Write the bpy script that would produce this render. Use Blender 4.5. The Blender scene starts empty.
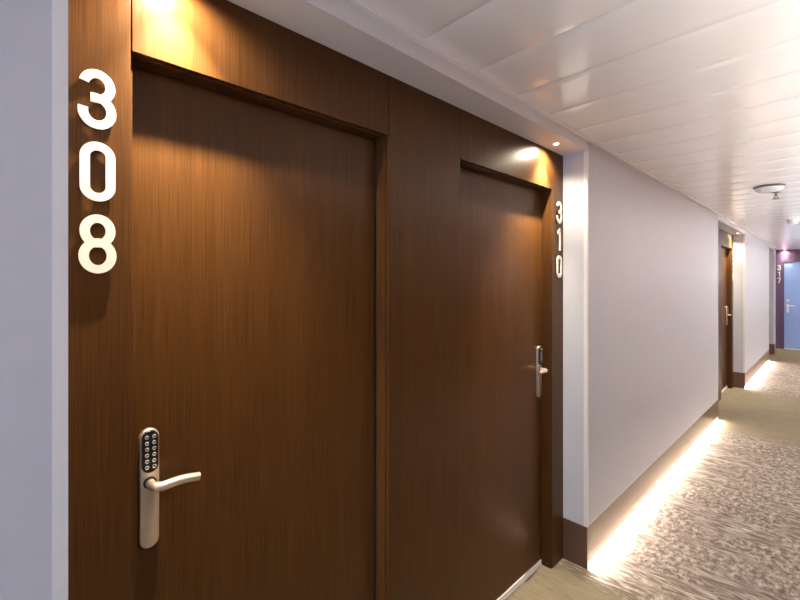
import bpy, bmesh, math, random
from mathutils import Vector, Matrix
random.seed(4)
PI = math.pi
scene = bpy.context.scene
COL = scene.collection

# ------------------------------------------------------------------ materials
def new_mat(name):
    m = bpy.data.materials.new(name); m.use_nodes = True
    nt = m.node_tree; nt.nodes.clear()
    out = nt.nodes.new('ShaderNodeOutputMaterial')
    b = nt.nodes.new('ShaderNodeBsdfPrincipled')
    nt.links.new(b.outputs[0], out.inputs[0])
    return m, nt, b

def N(nt, kind, **kw):
    n = nt.nodes.new(kind)
    for k, v in kw.items():
        if k in n.inputs: n.inputs[k].default_value = v
        else: setattr(n, k, v)
    return n

def ramp(nt, src, stops):
    r = nt.nodes.new('ShaderNodeValToRGB')
    e = r.color_ramp.elements
    e[0].position, e[0].color = stops[0][0], (*stops[0][1], 1)
    e[1].position, e[1].color = stops[-1][0], (*stops[-1][1], 1)
    for p, c in stops[1:-1]:
        x = e.new(p); x.color = (*c, 1)
    nt.links.new(src, r.inputs[0])
    return r

def coords(nt, scale=(1, 1, 1)):
    tc = nt.nodes.new('ShaderNodeTexCoord')
    mp = N(nt, 'ShaderNodeMapping'); mp.inputs['Scale'].default_value = scale
    nt.links.new(tc.outputs['Object'], mp.inputs[0])
    return mp.outputs[0]

def bump(nt, b, h, strength, dist):
    bp = N(nt, 'ShaderNodeBump'); bp.inputs['Strength'].default_value = strength
    bp.inputs['Distance'].default_value = dist
    nt.links.new(h, bp.inputs['Height']); nt.links.new(bp.outputs[0], b.inputs['Normal'])

def paint(name, col, rough, spec=.5, metal=0, nscale=60, var=.03, bst=.03):
    m, nt, b = new_mat(name)
    n = N(nt, 'ShaderNodeTexNoise', Scale=nscale, Detail=3)
    nt.links.new(coords(nt), n.inputs['Vector'])
    r = ramp(nt, n.outputs[0], [(.3, tuple(c * (1 - var) for c in col)), (.7, tuple(min(1, c * (1 + var)) for c in col))])
    nt.links.new(r.outputs[0], b.inputs['Base Color'])
    b.inputs['Roughness'].default_value = rough
    b.inputs['Metallic'].default_value = metal
    b.inputs['Specular IOR Level'].default_value = spec
    if bst: bump(nt, b, n.outputs[0], bst, .002)
    return m

def wood(name, dark, mid, light, rough=.33, spec=.15):
    m, nt, b = new_mat(name)
    v = coords(nt, (420, 420, 4.5))
    fine = N(nt, 'ShaderNodeTexNoise', Scale=1., Detail=4, Roughness=.62)
    nt.links.new(v, fine.inputs['Vector'])
    v2 = coords(nt, (22, 22, .5))
    broad = N(nt, 'ShaderNodeTexNoise', Scale=1., Detail=2)
    nt.links.new(v2, broad.inputs['Vector'])
    mx = N(nt, 'ShaderNodeMath', operation='MULTIPLY_ADD')
    nt.links.new(broad.outputs[0], mx.inputs[0]); mx.inputs[1].default_value = .22
    nt.links.new(fine.outputs[0], mx.inputs[2])
    r = ramp(nt, mx.outputs[0], [(.38, dark), (.61, mid), (.86, light)])
    nt.links.new(r.outputs[0], b.inputs['Base Color'])
    b.inputs['Roughness'].default_value = rough
    b.inputs['Specular IOR Level'].default_value = spec
    bump(nt, b, fine.outputs[0], .08, .0006)
    return m

def metal(name, col, rough):
    m, nt, b = new_mat(name)
    n = N(nt, 'ShaderNodeTexNoise', Scale=1., Detail=3)
    nt.links.new(coords(nt, (900, 900, 25)), n.inputs['Vector'])
    mr = N(nt, 'ShaderNodeMapRange'); mr.inputs['To Min'].default_value = rough - .06; mr.inputs['To Max'].default_value = rough + .06
    nt.links.new(n.outputs[0], mr.inputs['Value']); nt.links.new(mr.outputs[0], b.inputs['Roughness'])
    b.inputs['Base Color'].default_value = (*col, 1); b.inputs['Metallic'].default_value = 1
    return m

def emit(name, col, strength):
    m = bpy.data.materials.new(name); m.use_nodes = True
    nt = m.node_tree; nt.nodes.clear()
    out = nt.nodes.new('ShaderNodeOutputMaterial'); e = nt.nodes.new('ShaderNodeEmission')
    e.inputs[0].default_value = (*col, 1); e.inputs[1].default_value = strength
    nt.links.new(e.outputs[0], out.inputs[0])
    return m

WALL = paint('wall_paint', (.57, .565, .60), .5, .4, nscale=14, var=.015, bst=.02)
WHITE = paint('white_trim', (.82, .785, .76), .4, .5, nscale=40, var=.01, bst=0)
SOFFIT = paint('soffit_paint', (.74, .72, .715), .5, .4, nscale=40, var=.01, bst=.01)
CEIL = paint('ceiling_lacquer', (.88, .865, .85), .15, .5, nscale=5, var=.01, bst=0)
CEIL.node_tree.nodes['Principled BSDF'].inputs['IOR'].default_value = 1.65
WOOD = wood('wenge_veneer', (.042, .0156, .0048), (.071, .0290, .0080), (.105, .042, .0125))
DOORWOOD = wood('wenge_door_veneer', (.044, .0162, .0046), (.073, .0298, .0078), (.108, .043, .0120), .3)
BASEWOOD = wood('baseboard_wood', (.085, .042, .026), (.11, .055, .034), (.14, .072, .045), .3, .6)
ENDWOOD = wood('purple_wood', (.095, .058, .105), (.12, .075, .135), (.155, .10, .17), .4)  # brown-violet base colour for the end panelling
BLUE = paint('blue_door_surface', (.26, .38, .70), .3, .5, nscale=7, var=.06, bst=0)  # blue base colour for the end door
DARK = paint('shadow_gap', (.010, .006, .005), .7, .2, bst=0)
DIGIT = paint('white_numeral', (.78, .75, .69), .35, .5, nscale=80, var=.01, bst=0)
STEEL = metal('satin_nickel', (.88, .75, .60), .42)
CHROME = metal('button_chrome', (.82, .80, .76), .25)
BLACK = paint('keypad_black', (.012, .011, .011), .3, .5, bst=0)
PLASTIC = paint('white_plastic', (.72, .74, .78), .4, .5, bst=0)
GREYP = paint('grey_plastic', (.12, .125, .14), .4, .5, bst=0)
LAMP = emit('lamp_lens', (1., .86, .66), 60)
LED = emit('led_diffuser', (1., .86, .73), 12)
PANEL = emit('luminaire_diffuser', (1., .95, .9), 6)

def carpet():
    m, nt, b = new_mat('carpet')
    L = nt.links.new
    tc = nt.nodes.new('ShaderNodeTexCoord')
    sep = N(nt, 'ShaderNodeSeparateXYZ'); L(tc.outputs['Object'], sep.inputs[0])
    def mapped(s):
        mp = N(nt, 'ShaderNodeMapping'); mp.inputs['Scale'].default_value = s
        L(tc.outputs['Object'], mp.inputs[0]); return mp.outputs[0]
    blob = N(nt, 'ShaderNodeTexNoise', Scale=1., Detail=6, Roughness=.68, Distortion=.35); L(mapped((36, 25, 1)), blob.inputs['Vector'])
    streak = N(nt, 'ShaderNodeTexNoise', Scale=1., Detail=6, Roughness=.66, Distortion=1.5); L(mapped((6.5, 25, 1)), streak.inputs['Vector'])
    pile = N(nt, 'ShaderNodeTexNoise', Scale=1., Detail=2); L(mapped((260, 260, 1)), pile.inputs['Vector'])
    # woven patches: a smooth field decides where flecks and where streaks show
    patch = N(nt, 'ShaderNodeTexNoise', Scale=1., Detail=2, Distortion=.4); L(mapped((1.9, 3.4, 1)), patch.inputs['Vector'])
    pm = N(nt, 'ShaderNodeMapRange'); pm.inputs['From Min'].default_value = .47; pm.inputs['From Max'].default_value = .55
    L(patch.outputs[0], pm.inputs['Value'])
    mix = N(nt, 'ShaderNodeMix', data_type='FLOAT'); L(pm.outputs[0], mix.inputs[0]); L(blob.outputs[0], mix.inputs[2]); L(streak.outputs[0], mix.inputs[3])
    pat = ramp(nt, mix.outputs[0], [(.37, (.19, .144, .114)), (.475, (.32, .256, .208)), (.545, (.47, .392, .33)), (.64, (.67, .59, .51))])
    tone = N(nt, 'ShaderNodeTexNoise', Scale=1., Detail=2); L(mapped((1.1, 3.4, 1)), tone.inputs['Vector'])
    tr = ramp(nt, tone.outputs[0], [(.35, (.80, .78, .80)), (.65, (1., 1., .98))])
    pt = N(nt, 'ShaderNodeMix', data_type='RGBA', blend_type='MULTIPLY'); pt.inputs[0].default_value = 1
    L(pat.outputs[0], pt.inputs[6]); L(tr.outputs[0], pt.inputs[7])
    plainr = ramp(nt, streak.outputs[0], [(.3, (.22, .178, .115)), (.7, (.31, .256, .176))])
    # plain bands in front of the door recesses
    wob = N(nt, 'ShaderNodeMath', operation='MULTIPLY_ADD'); L(streak.outputs[0], wob.inputs[0]); wob.inputs[1].default_value = .5
    L(sep.outputs['Y'], wob.inputs[2])
    def band(y0, y1, soft):
        a = N(nt, 'ShaderNodeMapRange', interpolation_type='SMOOTHSTEP'); a.inputs['From Min'].default_value = y0 - soft + .25; a.inputs['From Max'].default_value = y0 + soft + .25
        c = N(nt, 'ShaderNodeMapRange', interpolation_type='SMOOTHSTEP'); c.inputs['From Min'].default_value = y1 - soft + .25; c.inputs['From Max'].default_value = y1 + soft + .25
        L(wob.outputs[0], a.inputs['Value']); L(wob.outputs[0], c.inputs['Value'])
        s = N(nt, 'ShaderNodeMath', operation='SUBTRACT'); L(a.outputs[0], s.inputs[0]); L(c.outputs[0], s.inputs[1])
        return s.outputs[0]
    b1, b2, b3 = band(.05, 2.23, .07), band(5.45, 7.75, .2), band(10.9, 14, .2)
    s1 = N(nt, 'ShaderNodeMath', operation='ADD'); L(b1, s1.inputs[0]); L(b2, s1.inputs[1])
    s2 = N(nt, 'ShaderNodeMath', operation='ADD', use_clamp=True); L(s1.outputs[0], s2.inputs[0]); L(b3, s2.inputs[1])
    cm = N(nt, 'ShaderNodeMix', data_type='RGBA'); L(s2.outputs[0], cm.inputs[0]); L(pt.outputs[2], cm.inputs[6]); L(plainr.outputs[0], cm.inputs[7])
    L(cm.outputs[2], b.inputs['Base Color'])
    b.inputs['Roughness'].default_value = .95; b.inputs['Specular IOR Level'].default_value = .1
    # relief: pattern pile cut high and low, flat in the plain bands
    inv = N(nt, 'ShaderNodeMath', operation='SUBTRACT'); inv.inputs[0].default_value = 1; L(s2.outputs[0], inv.inputs[1])
    hm = N(nt, 'ShaderNodeMath', operation='MULTIPLY'); L(mix.outputs[0], hm.inputs[0]); L(inv.outputs[0], hm.inputs[1])
    h2 = N(nt, 'ShaderNodeMath', operation='MULTIPLY_ADD'); L(pile.outputs[0], h2.inputs[0]); h2.inputs[1].default_value = .12; L(hm.outputs[0], h2.inputs[2])
    bump(nt, b, h2.outputs[0], .8, .03)
    return m
CARPET = carpet()

def glass():
    m = bpy.data.materials.new('added_window_glass'); m.use_nodes = True
    nt = m.node_tree; nt.nodes.clear()
    out = nt.nodes.new('ShaderNodeOutputMaterial')
    t = nt.nodes.new('ShaderNodeBsdfTransparent'); g = nt.nodes.new('ShaderNodeBsdfGlossy'); g.inputs['Roughness'].default_value = .02
    f = nt.nodes.new('ShaderNodeFresnel'); mx = nt.nodes.new('ShaderNodeMixShader')
    nt.links.new(f.outputs[0], mx.inputs[0]); nt.links.new(t.outputs[0], mx.inputs[1]); nt.links.new(g.outputs[0], mx.inputs[2])
    nt.links.new(mx.outputs[0], out.inputs[0])
    return m
GLASS = glass()

# ------------------------------------------------------------------ mesh helpers
def box(bm, x0, x1, y0, y1, z0, z1, bev=0, seg=2):
    r = bmesh.ops.create_cube(bm, size=1)
    vs = r['verts']
    for v in vs:
        v.co = Vector(((x0 + x1) / 2 + v.co.x * (x1 - x0), (y0 + y1) / 2 + v.co.y * (y1 - y0), (z0 + z1) / 2 + v.co.z * (z1 - z0)))
    if bev:
        es = list({e for v in vs for e in v.link_edges})
        bmesh.ops.bevel(bm, geom=es, offset=bev, segments=seg, profile=.5, affect='EDGES')

def B(*boxes):
    bm = bmesh.new()
    for b in boxes: box(bm, *b)
    return bm

def obj(name, bm, mat, parent=None, smooth=False, origin=None):
    me = bpy.data.meshes.new(name)
    bmesh.ops.recalc_face_normals(bm, faces=bm.faces)
    if origin is not None:
        bmesh.ops.translate(bm, verts=bm.verts, vec=-Vector(origin))
    bm.to_mesh(me); bm.free()
    me.materials.append(mat)
    if smooth:
        for p in me.polygons: p.use_smooth = True
        try: me.set_sharp_from_angle(angle=math.radians(40))
        except Exception: pass
    o = bpy.data.objects.new(name, me); COL.objects.link(o)
    if origin is not None: o.location = origin
    if parent: o.parent = parent
    return o

def empty(name, loc, rz=0):
    o = bpy.data.objects.new(name, None); COL.objects.link(o)
    o.empty_display_size = .1; o.location = loc; o.rotation_euler = (0, 0, rz)
    return o

def tag(o, label, cat, group=None, kind=None):
    o['label'] = label; o['category'] = cat
    if group: o['group'] = group
    if kind: o['kind'] = kind
    return o

def struct(name, bm, mat, label=None, smooth=False):
    o = obj(name, bm, mat, smooth=smooth)
    o['kind'] = 'structure'
    if label: o['label'] = label
    return o

def children(o): return [c for c in COL.objects if c.parent == o]
def copy_tree(o, parent=None):
    kids = children(o)
    c = o.copy(); COL.objects.link(c)
    if parent: c.parent = parent
    for k in kids: copy_tree(k, c)
    return c

def tube(bm, pts, rad, seg=14):
    """round bar swept along pts, capped"""
    rings = []
    for i, p in enumerate(pts):
        a = pts[max(i - 1, 0)]; c = pts[min(i + 1, len(pts) - 1)]
        t = (Vector(c) - Vector(a)).normalized()
        up = Vector((0, 0, 1)) if abs(t.z) < .9 else Vector((1, 0, 0))
        s = t.cross(up).normalized(); u = s.cross(t).normalized()
        r = rad[i] if isinstance(rad, (list, tuple)) else rad
        rings.append([bm.verts.new(Vector(p) + s * (math.cos(k * 2 * PI / seg) * r) + u * (math.sin(k * 2 * PI / seg) * r)) for k in range(seg)])
    for A, C in zip(rings, rings[1:]):
        for k in range(seg): bm.faces.new((A[k], A[(k + 1) % seg], C[(k + 1) % seg], C[k]))
    bm.faces.new(rings[0][::-1]); bm.faces.new(rings[-1])

def lathe(bm, prof, seg=32, M=Matrix()):
    """profile of (radius, height) turned about local z, then placed by M"""
    rings = []
    for r, z in prof:
        if r < 1e-6: rings.append([bm.verts.new(M @ Vector((0, 0, z)))])
        else: rings.append([bm.verts.new(M @ Vector((r * math.cos(k * 2 * PI / seg), r * math.sin(k * 2 * PI / seg), z))) for k in range(seg)])
    for A, C in zip(rings, rings[1:]):
        for k in range(seg):
            k2 = (k + 1) % seg
            if len(A) == 1 and len(C) == 1: continue
            if len(A) == 1: bm.faces.new((A[0], C[k2], C[k]))
            elif len(C) == 1: bm.faces.new((A[k], A[k2], C[0]))
            else: bm.faces.new((A[k], A[k2], C[k2], C[k]))

def stadium(w, h, n=14):
    r = w / 2; hh = h / 2 - r
    return [(r * math.cos(a), hh + r * math.sin(a)) for a in [PI * i / n for i in range(n + 1)]] + \
           [(r * math.cos(a), -hh + r * math.sin(a)) for a in [PI + PI * i / n for i in range(n + 1)]]

def slab(bm, outline, d0, d1, M, bev=0):
    """closed 2D outline in (y,z) extruded from x=d0 to d1, placed by M"""
    n = len(outline)
    lo = [bm.verts.new(M @ Vector((d0, y, z))) for y, z in outline]
    if bev:
        cy = sum(p[0] for p in outline) / n; cz = sum(p[1] for p in outline) / n
        w = max(abs(p[0] - cy) for p in outline); h = max(abs(p[1] - cz) for p in outline)
        mid = [bm.verts.new(M @ Vector((d1 - bev, y, z))) for y, z in outline]
        hi = [bm.verts.new(M @ Vector((d1, cy + (y - cy) * (1 - bev / w), cz + (z - cz) * (1 - bev / h)))) for y, z in outline]
        rows = [lo, mid, hi]
    else:
        hi = [bm.verts.new(M @ Vector((d1, y, z))) for y, z in outline]; rows = [lo, hi]
    for A, C in zip(rows, rows[1:]):
        for k in range(n): bm.faces.new((A[k], A[(k + 1) % n], C[(k + 1) % n], C[k]))
    bm.faces.new(lo[::-1]); bm.faces.new(rows[-1])

FILL_STRIPS = [(2.7, 6.6, 7, 'facing the long wall'), (6.8, 12.9, 9, 'towards the end door')]
FILL_UPLIGHTS = [(1.45, 2.7, 19.5), (4.8, 4.0, 24), (10., 6.2, 20)]  # added uplights on the unseen wall, filling ceiling and walls
# ------------------------------------------------------------------ dimensions (metres)
NX = .134            # corridor wall face; the recess back (wood) is at x = 0
RV = .0557           # door leaf set back behind the wood
ZS, ZF, ZC = 2.247, 2.300, 2.311   # recess soffit, fascia bottom of lip, ceiling
XR = 1.80            # opposite corridor wall
Y0, Y1 = -2.6, 13.25
BT = .226            # baseboard top
NICHES = [(.087, 2.283), (5.846, 7.847), (10.96, 12.0)]

# ------------------------------------------------------------------ floor, ceiling
struct('floor', B((-.6, XR, Y0, Y1, -.1, 0)), CARPET)
def ceiling():
    bm = bmesh.new()
    step = .2845; y = 1.264 - step * 15
    prof = []
    while y < Y1 + step:
        g = .0022
        prof += [(y, ZC + .006), (y + g * .3, ZC + .0012), (y + g * 2, ZC)]
        for t in (.15, .3, .45, .6, .75, .88):
            prof.append((y + step * t, ZC - .0024 * (1 - (2 * t - 1) ** 2)))
        prof += [(y + step - g * 2, ZC), (y + step - g * .3, ZC + .0012)]
        y += step
    rows = [[bm.verts.new((x, yy, z)) for yy, z in prof] for x in (.02, XR + .02)]
    top = [[bm.verts.new((x, yy, ZC + .12)) for yy in (prof[0][0], prof[-1][0])] for x in (.02, XR + .02)]
    for i in range(len(prof) - 1):
        bm.faces.new((rows[0][i], rows[0][i + 1], rows[1][i + 1], rows[1][i]))
    bm.faces.new((top[0][0], top[0][1], top[1][1], top[1][0]))
    return bm
struct('ceiling', ceiling(), CEIL, 'white lacquered metal plank ceiling', smooth=True)

# ------------------------------------------------------------------ left wall: solid piers between the recesses
piers = [(Y0, .087), (2.283, 5.846), (7.847, 10.96), (12.0, 12.25)]
for i, (a, c) in enumerate(piers):
    struct('wall_left', B((-.3, NX, a, c, BT, ZC + .1), (-.3, .06, a, c, 0, BT)), WALL)
struct('wall_left.004', B((-.3, -.03, 12.25, Y1, 0, ZC + .1)), WALL)
struct('trim_21', B((-.03, NX, 12.25, Y1, ZC, ZC + .1)), SOFFIT)
# soffit and fascia above each recess, and everything behind the wood
for i, (a, c) in enumerate(NICHES):
    struct('trim_%d' % (i + 1), B((-.02, NX, a, c, ZS, ZC + .1)), SOFFIT, 'white boxed soffit above the door recess')
# lip between wall and ceiling
struct('trim_4', B((NX, NX + .019, Y0, Y1, ZF, ZC + .004)), WHITE, 'thin white edge profile where wall meets ceiling')
# pale corner profiles on the pier ends
k = 5
for a, c in NICHES:
    struct('trim_%d' % k, B((NX - .001, NX + .0015, a - .020, a + .0015, BT, ZS + .0), (NX - .02, NX, a, a + .0015, BT, ZS)), WHITE); k += 1
    struct('trim_%d' % k, B((NX - .001, NX + .0015, c - .0015, c + .012, BT, ZS), (NX - .020, NX, c - .0015, c, BT, ZS)), WHITE); k += 1
# baseboards: floating along the corridor with light underneath, solid returns in the recess
for i, (a, c) in enumerate(piers):
    near = 0 if i == 0 else .016
    far = 0 if i == 3 else .016
    bm = B((NX - .018, NX + .0, a + near, c - far, .034, BT, .0015))
    if near: box(bm, .0, NX, a - .004, a + .016, .0, BT, .0015)
    if far: box(bm, .0, NX, c - .016, c + .004, .0, BT, .0015)
    struct('baseboard_left' if i == 0 else 'baseboard_left.%03d' % i, bm, BASEWOOD)

# ------------------------------------------------------------------ wood cladding of a recess
def cladding(a, c, doors, mat=WOOD):
    """panels at x in [-.02,0] with fine joints; doors = [(y0,y1)] openings 2.04 high"""
    H = 2.041; g = .0012
    bm = bmesh.new(); y = a
    for d0, d1 in doors:
        box(bm, -.02, 0, y + g, d0 - g, .0, ZS, .0012)
        box(bm, -.02, 0, d0 + g, d1 - g, H, ZS, .0012)
        y = d1
    box(bm, -.02, 0, y + g, c - g, .0, ZS, .0012)
    o = struct('wall_niche', bm, mat, 'dark wenge veneer panelling around the doors')
    # dark solid backing that closes the joints
    bb = bmesh.new(); y = a
    for d0, d1 in doors:
        box(bb, -.2, -.0195, y, d0 - .006, 0, ZS); box(bb, -.2, -.0195, d0 - .006, d1 + .006, H + .006, ZS); y = d1 + .006
    box(bb, -.2, -.0195, y, c, 0, ZS)
    struct('wall_recess', bb, DARK)
    return o

def lining(d0, d1, idx, mat=WOOD):
    """jambs and head lining the opening, set back 9 mm behind the panel face with a 3 mm shadow gap"""
    H = 2.041; t = .0045; f = -.013
    bm = B((-.12, f, d0 - .006, d0 + t, 0, H - t, .0008), (-.12, f, d1 - t, d1 + .006, 0, H - t, .0008), (-.12, f, d0 - .006, d1 + .006, H - t, H + .006, .0008))
    return struct('trim_%d' % idx, bm, mat, 'wood lining of the door opening')

M1 = Matrix()
def lock_set(door, y, side):
    """side=+1: lever points +y. Parts go straight under the door."""
    x = 0.0
    T = Matrix.Translation((x, y, 1.060))
    bm = bmesh.new(); slab(bm, stadium(.040, .277), 0, .011, T, .0018)
    pl = obj('lock_plate', bm, STEEL, door, smooth=True)
    K = Matrix.Translation((x, y, 1.147))
    bm = bmesh.new(); slab(bm, stadium(.0335, .097), .011, .018, K, .0015)
    kp = obj('keypad', bm, BLACK, door, smooth=True)
    for r in range(6):
        for s in (-1, 1):
            bb = bmesh.new()
            Mb = Matrix.Translation((x + .018, y + s * .0075, 1.147 + .0345 - r * .0138)) @ Matrix.Rotation(PI / 2, 4, 'Y')
            lathe(bb, [(.0046, -.0005), (.0046, .0012), (.0036, .0020), (.0020, .0021), (.0018, .0014), (0, .0014)], 14, Mb)
            obj('button', bb, CHROME, kp, smooth=True)
    bm = bmesh.new()
    zc = 1.074
    pts = [(x + .008, y, zc), (x + .030, y, zc), (x + .040, y + side * .002, zc), (x + .047, y + side * .008, zc), (x + .051, y + side * .018, zc)]
    for i in range(1, 9):
        t = i / 8; pts.append((x + .051 + .006 * math.sin(t * PI * .5), y + side * (.018 + .076 * t), zc + .004 * math.sin(t * PI)))
    tube(bm, pts, [.0100, .0100, .0102, .0104, .0104] + [.0102 - .0007 * i / 8 for i in range(8)], 16)
    lv = obj('lever_handle', bm, STEEL, door, smooth=True)
    bm = bmesh.new()
    lathe(bm, [(.0118, .0105), (.0135, .0112), (.0135, .0135), (.0105, .0140)], 24, Matrix.Translation((x, y, zc)) @ Matrix.Rotation(PI / 2, 4, 'Y'))
    obj('collar', bm, BLACK, lv, smooth=True)
    return pl

def make_door(name, d0, d1, hand, label):
    """hand=-1: lock at the low-y edge, hinges at the high-y edge"""
    d = empty(name, (-RV, (d0 + d1) / 2, 0)); w = (d1 - d0) / 2 - .0065
    tag(d, label, 'door', kind='structure')
    bm = B((-.045, 0, -w + (.012 if hand > 0 else 0), w - (.012 if hand < 0 else 0), .036, 2.041 - .0065, .001))
    obj('door_leaf', bm, DOORWOOD, d)
    obj('under_door_strip', B((-.040, .006, -w + .012, w - .012, .004, .0365, .001)), WHITE, d)  # white strip in place of room light leaking under the door
    y = (-w + .0390) if hand < 0 else (w - .0390)
    lock_set(d, y, -hand)
    return d

D1, D2 = (.2095, .9635), (1.357, 2.149)
cladding(.087, 2.283, [D1, D2])
lining(*D1, 11); lining(*D2, 12)
make_door('door_1', *D1, -1, 'dark wenge veneer door under the lamp beside 308')
make_door('door_2', *D2, 1, 'dark wenge veneer door beside 310')
off = 7.847 - 2.283
D4 = (D2[0] + off, D2[1] + off)
cladding(5.846, 7.847, [D4]); lining(*D4, 13)
make_door('door_3', *D4, 1, 'dark wenge door in the second recess further down the corridor')
cladding(10.96, 12.0, [])

# ------------------------------------------------------------------ numerals
ST = .0176
def arc(cx, cy, r, a0, a1, n=22, ry=None):
    return [(cx + r * math.cos(math.radians(a0 + (a1 - a0) * i / n)), cy + (ry or r) * math.sin(math.radians(a0 + (a1 - a0) * i / n))) for i in range(n + 1)]
def stroke(bm, path, w, closed=False, d0=.0045, d1=.0085):
    n = len(path); L, R = [], []
    for i, p in enumerate(path):
        a = path[(i - 1) % n] if closed or i else p
        c = path[(i + 1) % n] if closed or i < n - 1 else p
        t = Vector((c[0] - a[0], c[1] - a[1])).normalized(); nn = Vector((-t.y, t.x))
        L.append((p[0] + nn.x * w / 2, p[1] + nn.y * w / 2)); R.append((p[0] - nn.x * w / 2, p[1] - nn.y * w / 2))
    mk = lambda d, P: [bm.verts.new((d, y, z)) for y, z in P]
    lf, rf, lb, rb = mk(d1, L), mk(d1, R), mk(d0, L), mk(d0, R)
    for i in range(n if closed else n - 1):
        j = (i + 1) % n
        bm.faces.new((lf[i], lf[j], rf[j], rf[i])); bm.faces.new((lb[i], rb[i], rb[j], lb[j]))
        bm.faces.new((lf[i], lb[i], lb[j], lf[j])); bm.faces.new((rf[i], rf[j], rb[j], rb[i]))
    if not closed:
        bm.faces.new((lf[0], rf[0], rb[0], lb[0])); bm.faces.new((lf[-1], lb[-1], rb[-1], rf[-1]))
def pins(bm, pts):
    for y, z in pts:
        lathe(bm, [(0, -.001), (.003, -.001), (.003, .005), (0, .005)], 8, Matrix.Translation((0, y, z)) @ Matrix.Rotation(PI / 2, 4, 'Y'))
def digit_mesh(ch):
    bm = bmesh.new(); H = .126; s = ST / 2
    if ch == '0':
        r = .0226
        p = arc(0, H / 2 - s - r, r, 180, 0) + arc(0, -(H / 2 - s - r), r, 0, -180)
        stroke(bm, p, ST, True); pins(bm, [(0, .052), (0, -.052)])
    elif ch == '8':
        stroke(bm, arc(0, .0272, .0228, 0, 360, 40, .0266)[:-1], ST, True); stroke(bm, arc(0, -.0256, .0246, 0, 360, 40, .0286)[:-1], ST, True, .0047, .0087)
        pins(bm, [(0, .052), (0, -.052)])
    elif ch == '3':
        stroke(bm, arc(-.001, .0275, .0232, 167, -78, 34, .0264) + [(-.002, .0275 - .0262), (-.013, .0275 - .0262)], ST)
        stroke(bm, [(-.013, .0030)] + arc(-.001, -.0256, .0250, 90, -191, 36, .0286), ST, False, .0047, .0087)
        pins(bm, [(0, .053), (0, -.053)])
    elif ch == '1':
        stroke(bm, [(.008, H / 2), (.008, -H / 2)], ST)
        stroke(bm, [(.012, H / 2 - .008), (-.022, H / 2 - .031)], ST * .9)
        pins(bm, [(.008, .05), (.008, -.05)])
    elif ch == '7':
        stroke(bm, [(-.033, H / 2 - s), (.033, H / 2 - s)], ST)
        stroke(bm, [(.023, H / 2 - s), (-.010, -H / 2)], ST)
        pins(bm, [(-.02, .052), (-.005, -.04)])
    elif ch == '4':
        stroke(bm, [(.012, H / 2), (.012, -H / 2)], ST)
        stroke(bm, [(-.036, -.026), (.036, -.026)], ST * .9)
        stroke(bm, [(.010, H / 2 - .006), (-.028, -.022)], ST * .9)
        pins(bm, [(.012, .05), (.012, -.05)])
    return bm
POS = {0: 'topmost', 1: 'middle', 2: 'lowest'}
def number(txt, loc, rz, where, group):
    for i, ch in enumerate(txt):
        o = obj('door_numeral', digit_mesh(ch), DIGIT)
        o.location = Vector(loc) + Vector((0, 0, -.1485 * i)); o.rotation_euler = (0, 0, rz); o.scale = (1, .96, .965)
        lab = 'white raised numeral %s, %s of the three %s' % (ch, POS[i], where)
        tag(o, lab, 'number', group)
number('308', (0, .1490, 1.9145), 0, 'on the wood left of the nearest door', 'numerals of room 308')
number('310', (0, 2.2215, 1.924), 0, 'on the wood right of the second door', 'numerals of room 310')
number('314', (0, 2.2215 + off, 1.925), 0, 'on the recess edge far down the corridor', 'numerals in the far recess')

# ------------------------------------------------------------------ downlights
def downlight(loc, label, power, spot=True, size=1.0, group='small recessed downlights', tilt=0, aim=0, spill=.5):
    d = empty('downlight', loc)
    tag(d, label, 'lamp', group)
    bm = bmesh.new(); lathe(bm, [(.013 * size, .006), (.013 * size, -.0015), (.021 * size, -.0025), (.023 * size, 0.0), (.023 * size, .004)], 28)
    obj('trim_ring', bm, WHITE, d, smooth=True)
    bm = bmesh.new(); lathe(bm, [(0, -.0012), (.009 * size, -.001), (.0130 * size, .001), (.0130 * size, .004), (0, .004)], 24)
    obj('lens', bm, LAMP, d, smooth=True)
    for nm, e, ang, bl in (('downlight_spill', power * spill, 150, .8), ('downlight_beam', power * 2.2, 66, 1)):
        l = bpy.data.lights.new(nm, 'SPOT'); l.energy = e; l.color = (1, .86, .64)
        l.spot_size = math.radians(ang); l.spot_blend = bl; l.shadow_soft_size = .009
        lo = bpy.data.objects.new(nm, l); COL.objects.link(lo); lo.parent = d; lo.location = (0, 0, -.006)
        lo.rotation_euler = (aim, tilt, 0)
    return d
downlight((.062, .278, ZS), 'small recessed downlight in the soffit above the nearest door', 56, tilt=.08, aim=.10, spill=.5)
downlight((.068, 2.058, ZS), 'small glowing downlight in the soffit near 310', 54, tilt=.16, aim=-.14, spill=.38)
downlight((.077, 2.058 + off, ZS), 'small downlight in the soffit of the far recess', 42, tilt=.22, aim=-.10)
downlight((.22, Y1 - .075, ZC - .002), 'glowing downlight in the ceiling before the blue end door', 20)

# ------------------------------------------------------------------ light strips under the baseboards
def light_strip(xs, sx, y0, y1, per_m, label):
    """sx=+1 strip of the left wall throwing light towards +x, -1 added at the opposite wall"""
    o = obj('light_strip', B((xs - .014, xs + .014, y0, y1, .024, .034)), LED, origin=(xs, (y0 + y1) / 2, .024))
    tag(o, label, 'light', 'light strips under the baseboards')
    l = bpy.data.lights.new('strip_light', 'AREA'); l.shape = 'RECTANGLE'
    l.size = y1 - y0; l.size_y = .012; l.energy = per_m * (y1 - y0); l.color = (1, .89, .77)
    lo = bpy.data.objects.new('strip_light', l); COL.objects.link(lo)
    lo.parent = o; lo.location = (.038 * sx, 0, .003)
    zaxis = -(Vector((.70, 0, -.714)) if sx > 0 else Vector((-.35, 0, -.937))); xaxis = Vector((0, 1, 0)); yaxis = zaxis.cross(xaxis)
    lo.rotation_euler = Matrix((xaxis, yaxis, zaxis)).transposed().to_euler()
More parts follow.
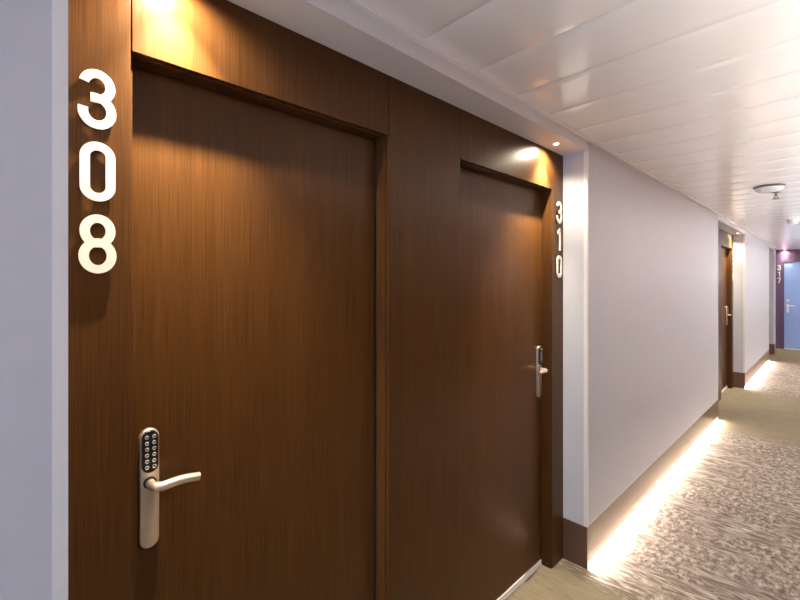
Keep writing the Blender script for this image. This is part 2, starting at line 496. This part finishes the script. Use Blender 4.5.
light_strip(.086, 1, 2.303, 5.826, 9.5, 'warm white light strip glowing under the long baseboard past 310')
light_strip(.086, 1, 7.867, 10.94, 12, 'warm white light strip under the baseboard of the far wall')
for y0, y1, e, lb in FILL_STRIPS:
    light_strip(XR + .048, -1, y0, y1, e, 'unseen warm white fill strip added under the opposite wall, ' + lb)  # unseen strips added to bounce fill light off the floor

# ------------------------------------------------------------------ end wall with the blue door
EY = Y1
DX0, DX1, DH = .205, 1.06, 2.025
bm = B((-.03, DX0, EY - .02, EY, 0, ZC, .001), (DX0, DX1, EY - .02, EY, DH, ZC, .001), (DX1, XR, EY - .02, EY, 0, ZC, .001))
struct('wall_end', bm, ENDWOOD, 'violet toned wood panelling around the end door')
struct('wall_far', B((-.3, XR, EY, EY + .2, 0, ZC + .1)), DARK)
d = tag(empty('door_4', ((DX0 + DX1) / 2, EY, 0)), 'blue door at the end of the corridor beside 317', 'door', kind='structure')
w = (DX1 - DX0) / 2 - .004
obj('door_leaf', B((-w, w, -.012, -.001, .02, DH - .004, .001)), BLUE, d)
obj('under_door_strip', B((-w, w, -.016, -.001, .002, .02)), WHITE, d)
bm = bmesh.new()
R90 = Matrix.Translation((-w + .06, -.012, 1.0)) @ Matrix.Rotation(-PI / 2, 4, 'Z')
slab(bm, stadium(.045, .20), 0, .01, R90 @ Matrix.Translation((0, 0, -.05)), .0015)
obj('lock_plate', bm, DIGIT, d, smooth=True)
bm = bmesh.new(); tube(bm, [(-w + .06, -.02, 1.01), (-w + .06, -.055, 1.01), (-w + .075, -.066, 1.01), (-w + .19, -.068, 1.01)], .012)
obj('lever_handle', bm, DIGIT, d, smooth=True)
bm = bmesh.new(); lathe(bm, [(0, .012), (.022, .012), (.026, .008), (.026, 0)], 20, Matrix.Translation((-w + .06, -.012, 1.13)) @ Matrix.Rotation(PI / 2, 4, 'X'))
obj('lock_cylinder', bm, STEEL, d, smooth=True)
number('317', (.122, EY - .02, 1.895), -PI / 2, 'beside the blue end door', 'numerals of room 317')

# ------------------------------------------------------------------ the side of the corridor behind and beside the camera
struct('wall_right', B((XR, XR + .15, Y0, 0, BT, ZC + .1), (XR, XR + .15, 5.2, Y1, BT, ZC + .1)), WALL)
struct('wall_right', B((XR + .002, XR + .15, 0, 1.3, BT, ZC + .1, .001), *[(XR + .002, XR + .15, 1.3 * i, 1.3 * i + 1.3, BT, ZC + .1, .001) for i in (1, 2, 3)]), WOOD)  # dark panelling added out of view to keep reflections in the doors dark
struct('trim_22', B((XR + .074, XR + .15, Y0, Y1, 0, BT)), DARK)
struct('baseboard_right', B((XR, XR + .018, Y0, Y1, .034, BT, .001)), BASEWOOD)
WX0, WX1, WZ0, WZ1 = .45, 1.55, .75, 2.1
struct('wall_back', B((-.3, WX0, Y0 - .15, Y0, 0, ZC + .1), (WX1, XR + .15, Y0 - .15, Y0, 0, ZC + .1), (WX0, WX1, Y0 - .15, Y0, 0, WZ0), (WX0, WX1, Y0 - .15, Y0, WZ1, ZC + .1)), WALL)
wn = empty('added_window_1', ((WX0 + WX1) / 2, Y0 - .08, WZ0)); wn['kind'] = 'structure'  # unseen window, added for the cool light from behind
hw = (WX1 - WX0) / 2; hh = WZ1 - WZ0
obj('added_window_frame', B((-hw, -hw + .05, -.03, .03, 0, hh, .002), (hw - .05, hw, -.03, .03, 0, hh, .002), (-hw, hw, -.03, .03, 0, .05, .002), (-hw, hw, -.03, .03, hh - .05, hh, .002), (-.025, .025, -.03, .03, 0, hh, .002)), WHITE, wn)
obj('pane', B((-hw + .04, hw - .04, -.003, .003, .04, hh - .04)), GLASS, wn)

# ------------------------------------------------------------------ ceiling fittings
t = tag(empty('ceiling_disc', (.686, 4.45, ZC - .0015)), 'round white ceiling disc, the larger and nearer one', 'ceiling fitting')
bm = bmesh.new(); lathe(bm, [(.078, 0), (.098, -.002), (.098, -.010), (.090, -.014)], 40); obj('rim', bm, GREYP, t, smooth=True)
bm = bmesh.new(); lathe(bm, [(.090, -.008), (.090, -.016), (.082, -.028), (.06, -.040), (.03, -.046), (0, -.047)], 40); obj('cover', bm, PLASTIC, t, smooth=True)
t = tag(empty('smoke_detector', (.69, 6.95, ZC - .0015)), 'small white domed detector on the ceiling, further along than the disc', 'smoke detector')
bm = bmesh.new(); lathe(bm, [(0, 0), (.062, 0), (.062, -.018), (.056, -.022)], 28); obj('base', bm, WHITE, t, smooth=True)
bm = bmesh.new(); lathe(bm, [(.050, -.02), (.050, -.040), (.04, -.056), (.018, -.062), (0, -.062)], 28); obj('dome', bm, PLASTIC, t, smooth=True)
t = tag(empty('sprinkler', (.70, 4.78, ZC - .0015)), 'small dark sprinkler head hanging just past the ceiling disc', 'sprinkler')
bm = bmesh.new(); lathe(bm, [(0, 0), (.028, 0), (.026, -.006), (.010, -.010), (.008, -.03), (0, -.03)], 20); obj('escutcheon', bm, GREYP, t, smooth=True)
bm = bmesh.new()
tube(bm, [(.008, 0, -.028), (.013, 0, -.042), (.004, 0, -.056)], .0025, 8); tube(bm, [(-.008, 0, -.028), (-.013, 0, -.042), (-.004, 0, -.056)], .0025, 8)
obj('yoke', bm, GREYP, t, smooth=True)
bm = bmesh.new(); lathe(bm, [(0, -.054), (.026, -.056), (.026, -.059), (0, -.060)], 20); obj('deflector', bm, GREYP, t, smooth=True)

# added unseen shelf with fill lights that brighten the planks from below
struct('trim_20', B((XR - .09, XR, Y0, Y1, 1.555, 1.57, .001), (XR - .09, XR - .08, Y0, Y1, 1.57, 1.62, .001)), WHITE, 'white shelf added on the unseen wall for fill light')
for y, ln, e in FILL_UPLIGHTS:
    l = bpy.data.lights.new('fill_uplight', 'AREA'); l.shape = 'RECTANGLE'; l.size = .05; l.size_y = ln; l.energy = e * ln; l.color = (1, .96, .93)
    lo = bpy.data.objects.new('fill_uplight', l); COL.objects.link(lo); lo.location = (XR - .042, y, 1.585); lo.rotation_euler = (PI, -.35, 0)

# added cool area light outside the made-up window
l = bpy.data.lights.new('cool_fill', 'AREA'); l.shape = 'RECTANGLE'; l.size = 1.1; l.size_y = 1.35; l.energy = 62; l.color = (.52, .69, 1)
lo = bpy.data.objects.new('cool_fill', l); COL.objects.link(lo); lo.location = (1.0, Y0 - .25, 1.43); lo.rotation_euler = (PI / 2, 0, 0)
w = bpy.data.worlds.new('world'); scene.world = w; w.use_nodes = True
bg = w.node_tree.nodes['Background']; bg.inputs[0].default_value = (.62, .76, 1, 1); bg.inputs[1].default_value = 1.2

# ------------------------------------------------------------------ camera
cam = bpy.data.cameras.new('camera'); co = bpy.data.objects.new('camera', cam); COL.objects.link(co)
cam.sensor_width = 36; cam.lens = 419.35 / 800 * 36; cam.shift_y = -17 / 800; cam.clip_start = .01
co.location = (1.06, 0, 1.537)
psi = .7649
co.rotation_euler = (PI / 2, 0, PI / 2 - psi)
scene.camera = co

vs = scene.view_settings
vs.view_transform = 'Standard'; vs.look = 'None'; vs.gamma = 1; vs.use_curve_mapping = False; vs.exposure = .4
c = scene.cycles
c.max_bounces = 10; c.diffuse_bounces = 6; c.glossy_bounces = 4
c.caustics_reflective = False; c.caustics_refractive = False
c.sample_clamp_indirect = 6
